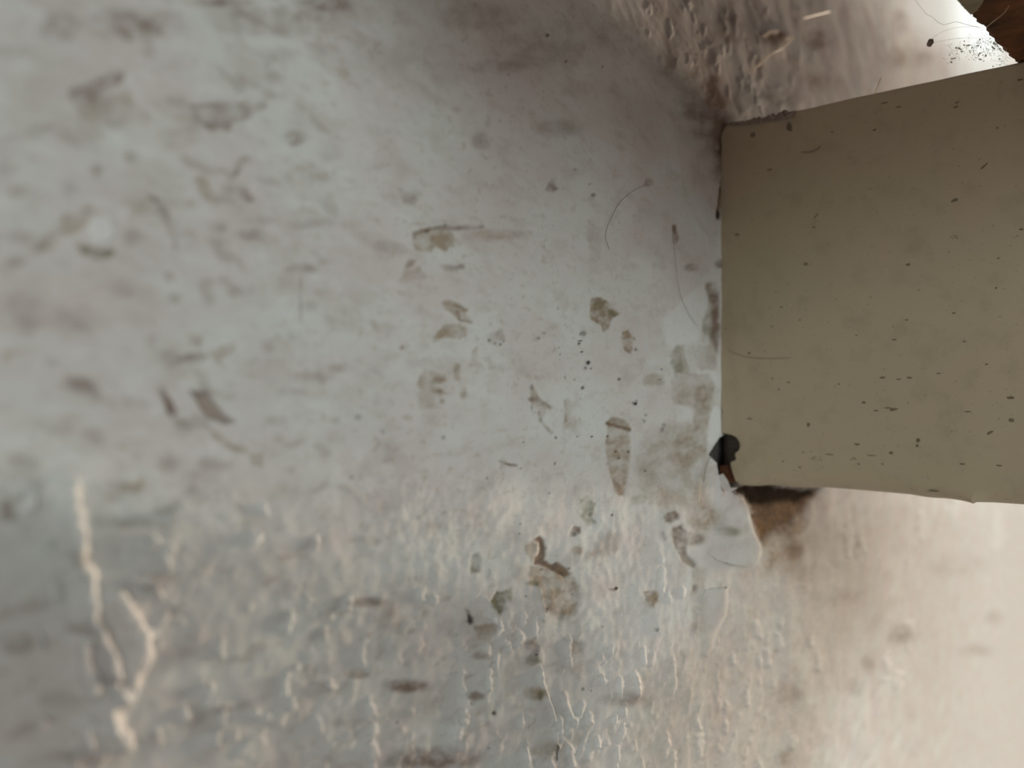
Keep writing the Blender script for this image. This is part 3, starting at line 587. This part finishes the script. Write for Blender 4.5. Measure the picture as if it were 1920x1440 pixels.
o = from_bm('paint_flake', bm, purlin, M_CHIP, False); o['label'] = 'khaki paint flake'

# ------------------------------------------------------------------ cobwebs, dust, hairs
def tube(name, pts, rad, mat, n=5, sub=6):
    P = [Vector(p) for p in pts]; Q = []
    for k in range(len(P) - 1):
        a_, b_, c_, d_ = P[max(k - 1, 0)], P[k], P[k + 1], P[min(k + 2, len(P) - 1)]
        for s in range(sub):
            t = s / sub
            Q.append(.5 * ((2 * b_) + (c_ - a_) * t + (2 * a_ - 5 * b_ + 4 * c_ - d_) * t * t + (3 * b_ - a_ - 3 * c_ + d_) * t ** 3))
    Q.append(P[-1]); bm = bmesh.new(); rings = []
    for k, p in enumerate(Q):
        tg = (Q[min(k + 1, len(Q) - 1)] - Q[max(k - 1, 0)]).normalized(); u_ = tg.cross(Vector((.3, .5, .8))).normalized(); v_ = tg.cross(u_)
        rr = rad(k / (len(Q) - 1)) if callable(rad) else rad
        rings.append([bm.verts.new(p + (u_ * math.cos(6.2832 * j / n) + v_ * math.sin(6.2832 * j / n)) * rr) for j in range(n)])
    for a_, b_ in zip(rings[:-1], rings[1:]):
        for j in range(n): bm.faces.new((a_[j], a_[(j + 1) % n], b_[(j + 1) % n], b_[j]))
    bm.faces.new(rings[0][::-1]); bm.faces.new(rings[-1])
    return from_bm(name, bm, None, mat)
G = 'cobweb threads between the timber and the beam'
E = [under(1838, 50)]
tag(tube('cobweb_thread', [at_depth(1705,-14,.27), at_depth(1716,0,.266), at_depth(1729,17,.262), at_depth(1738,27,.258), at_depth(1748,32,.254), at_depth(1758,41,.25), at_depth(1769,46,.246), at_depth(1780,44,.24), at_depth(1793,41,.234), at_depth(1812,46,.226), at_depth(1824,49,.221), under(1838,52)], .00005, M_WEB),
    'grey cobweb thread zigzagging from the top of the photo to the timber edge', 'cobweb', G)
tag(tube('cobweb_thread', [at_depth(1748,72,.25), at_depth(1762,62,.246), at_depth(1780,55,.24), at_depth(1800,51,.23), under(1836,49)], .00003, M_WEB), 'faint cobweb thread arching from the hanging dust ball up to the timber', 'cobweb', G)
tag(tube('cobweb_thread', [at_depth(1749,80,.25), at_depth(1770,76,.246), at_depth(1795,72,.236), at_depth(1825,71,.228), under(1852,72)], .00003, M_WEB), 'faint cobweb thread running level just above the dust clump', 'cobweb', G)
tag(tube('cobweb_thread', [under(1851,50,.0012), under(1858,44,.0016), under(1864,39,.0014), under(1872,33,.001), under(1880,27,.0016), under(1886,20,.001), under(1892,10,.0006)], lambda t: .00009 * (1 - .6 * t), M_FIBRE), 'bright pale thread on the dark brown timber', 'thread')
bm = bmesh.new(); r = random.Random(2); c = at_depth(1744, 80, .25)
bmesh.ops.create_icosphere(bm, subdivisions=3, radius=1)
for v in bm.verts:
    n_ = .8 + .35 * r.random(); v.co = c + RGT * (v.co.x * n_ * 5.5 + v.co.z * 2) * .25 / FPX + UP * v.co.z * n_ * 7.5 * .25 / FPX + FWD * v.co.y * n_ * 5 * .25 / FPX
tag(from_bm('dust_ball', bm, None, M_DUST_DARK), 'small dark dust ball hanging on a cobweb before the white wall', 'dust')
bm = bmesh.new(); r = random.Random(12)
def web_spot():
    t = r.random() ** .75; y = 104 - 26 * t * (1 - t) * 2 + r.gauss(0, 8 + 8 * t); x = 1776 + 112 * t + r.gauss(0, 4)
    x = min(x, 1786 + .93 * y + 4); y = min(y, 138 - .219 * (x - 1800))
    return x, y, .250 - .036 * max(0, (x - 1776) / 112) + r.uniform(0, .008)
for k in range(110):
    x, y, d = web_spot(); c = at_depth(x, y, d); big = r.random() ** 3; s_ = (.5 + 1.5 * big) * d / FPX
    m = Matrix.Translation(c) @ Matrix.Rotation(r.uniform(0, 3), 4, (r.random(), r.random(), .5)) @ Matrix.Diagonal((s_ * r.uniform(1, 2.6), s_ * r.uniform(.5, 1), s_ * .8, 1))
    new = bmesh.ops.create_icosphere(bm, subdivisions=2, radius=1, matrix=m)['verts']
    for v in new: v.co += Vector((r.uniform(-1, 1), r.uniform(-1, 1), r.uniform(-1, 1))) * s_ * .25
for k in range(190):
    x, y, d = web_spot(); p = at_depth(x, y, d); an = r.uniform(0, 6.28); ln = r.uniform(4, 13) * d / FPX
    u_ = (RGT * math.cos(an) + UP * math.sin(an)) * ln; w_ = FWD.cross(u_).normalized() * ln * r.uniform(-.4, .4); q_ = .000028
    pts = [p, p + u_ * .5 + w_, p + u_]
    rg = [[bm.verts.new(z_ + (UP * math.cos(b_) + FWD * math.sin(b_)) * q_ + RGT * q_ * math.cos(b_)) for b_ in (0, 2.1, 4.2)] for z_ in pts]
    for a_, b_ in zip(rg[:-1], rg[1:]):
        for h_ in range(3): bm.faces.new((a_[h_], a_[(h_ + 1) % 3], b_[(h_ + 1) % 3], b_[h_]))
o = tag(from_bm('dust_clump', bm, None, M_WEBDUST), 'grey clump of dusty cobweb in the corner between beam and dark timber', 'dust'); o['kind'] = 'stuff'
def wp(*pts, off=.0006): return [on_wall(x, y, wall_h(on_wall(x, y)) + off) for x, y in pts]
tag(tube('hair', wp((1218,346),(1200,351),(1180,363),(1162,380),(1148,405),(1138,428),(1136,448),(1143,468)), .00006, M_HAIR), 'long fine dark hair curving down the shaded wall left of the beam', 'hair', 'hairs on the wall')
tag(tube('hair', wp((1262,440),(1266,480),(1274,545),(1290,585),(1308,612)), .00005, M_HAIR), 'fine dark hair slanting toward the joint of wall and beam', 'hair', 'hairs on the wall')
tag(tube('hair', wp((1337,853),(1330,860),(1325,872),(1321,890),(1320,904),off=.0012), .00009, M_HAIR), 'short dark hair beside the hole at the beam corner', 'hair', 'hairs on the wall')
tag(tube('fibre', wp((1315,898),(1314,910),(1312,925),(1311,940),off=.0022), .00013, M_FIBRE), 'short bright fibre standing on the wall below the beam corner hole', 'fibre', 'pale fibres')
tag(tube('fibre', wp((1329,906),(1327,915),(1325,925),off=.0018), .00008, M_FIBRE), 'faint pale fibre right of the bright one below the beam corner hole', 'fibre', 'pale fibres')
tag(tube('fibre', wp((1412,132),(1430,115),(1450,100),(1472,87),(1488,70),off=.002), .0003, M_FIBRE), 'golden straw fibre slanting on the wall above the beam', 'fibre', 'pale fibres')
tag(tube('fibre', wp((1508,34),(1530,28),(1556,22),off=.001), .00018, M_FIBRE), 'pale fibre near the top of the wall right of the golden straw', 'fibre', 'pale fibres')
tag(tube('fibre', [on_beam(1640, 177, .0004), at_depth(1645, 162, .262), at_depth(1652, 146, .263)], .00016, M_FIBRE), 'short pale fibre standing up from the top edge of the khaki beam', 'fibre', 'pale fibres')
def bp(*pts, off=.0003): return [on_beam(x, y, off) for x, y in pts]
tag(tube('hair', bp((1502,285),(1515,285.5),(1526,283),(1534,278),(1538,273)), .0001, M_HAIR), 'short curved hair on the upper part of the khaki beam', 'hair', 'hairs on the beam')
tag(tube('hair', bp((1364,655),(1380,663),(1400,669),(1430,672),(1482,671)), .00005, M_HAIR), 'long faint hair lying level across the khaki beam', 'hair', 'hairs on the beam')
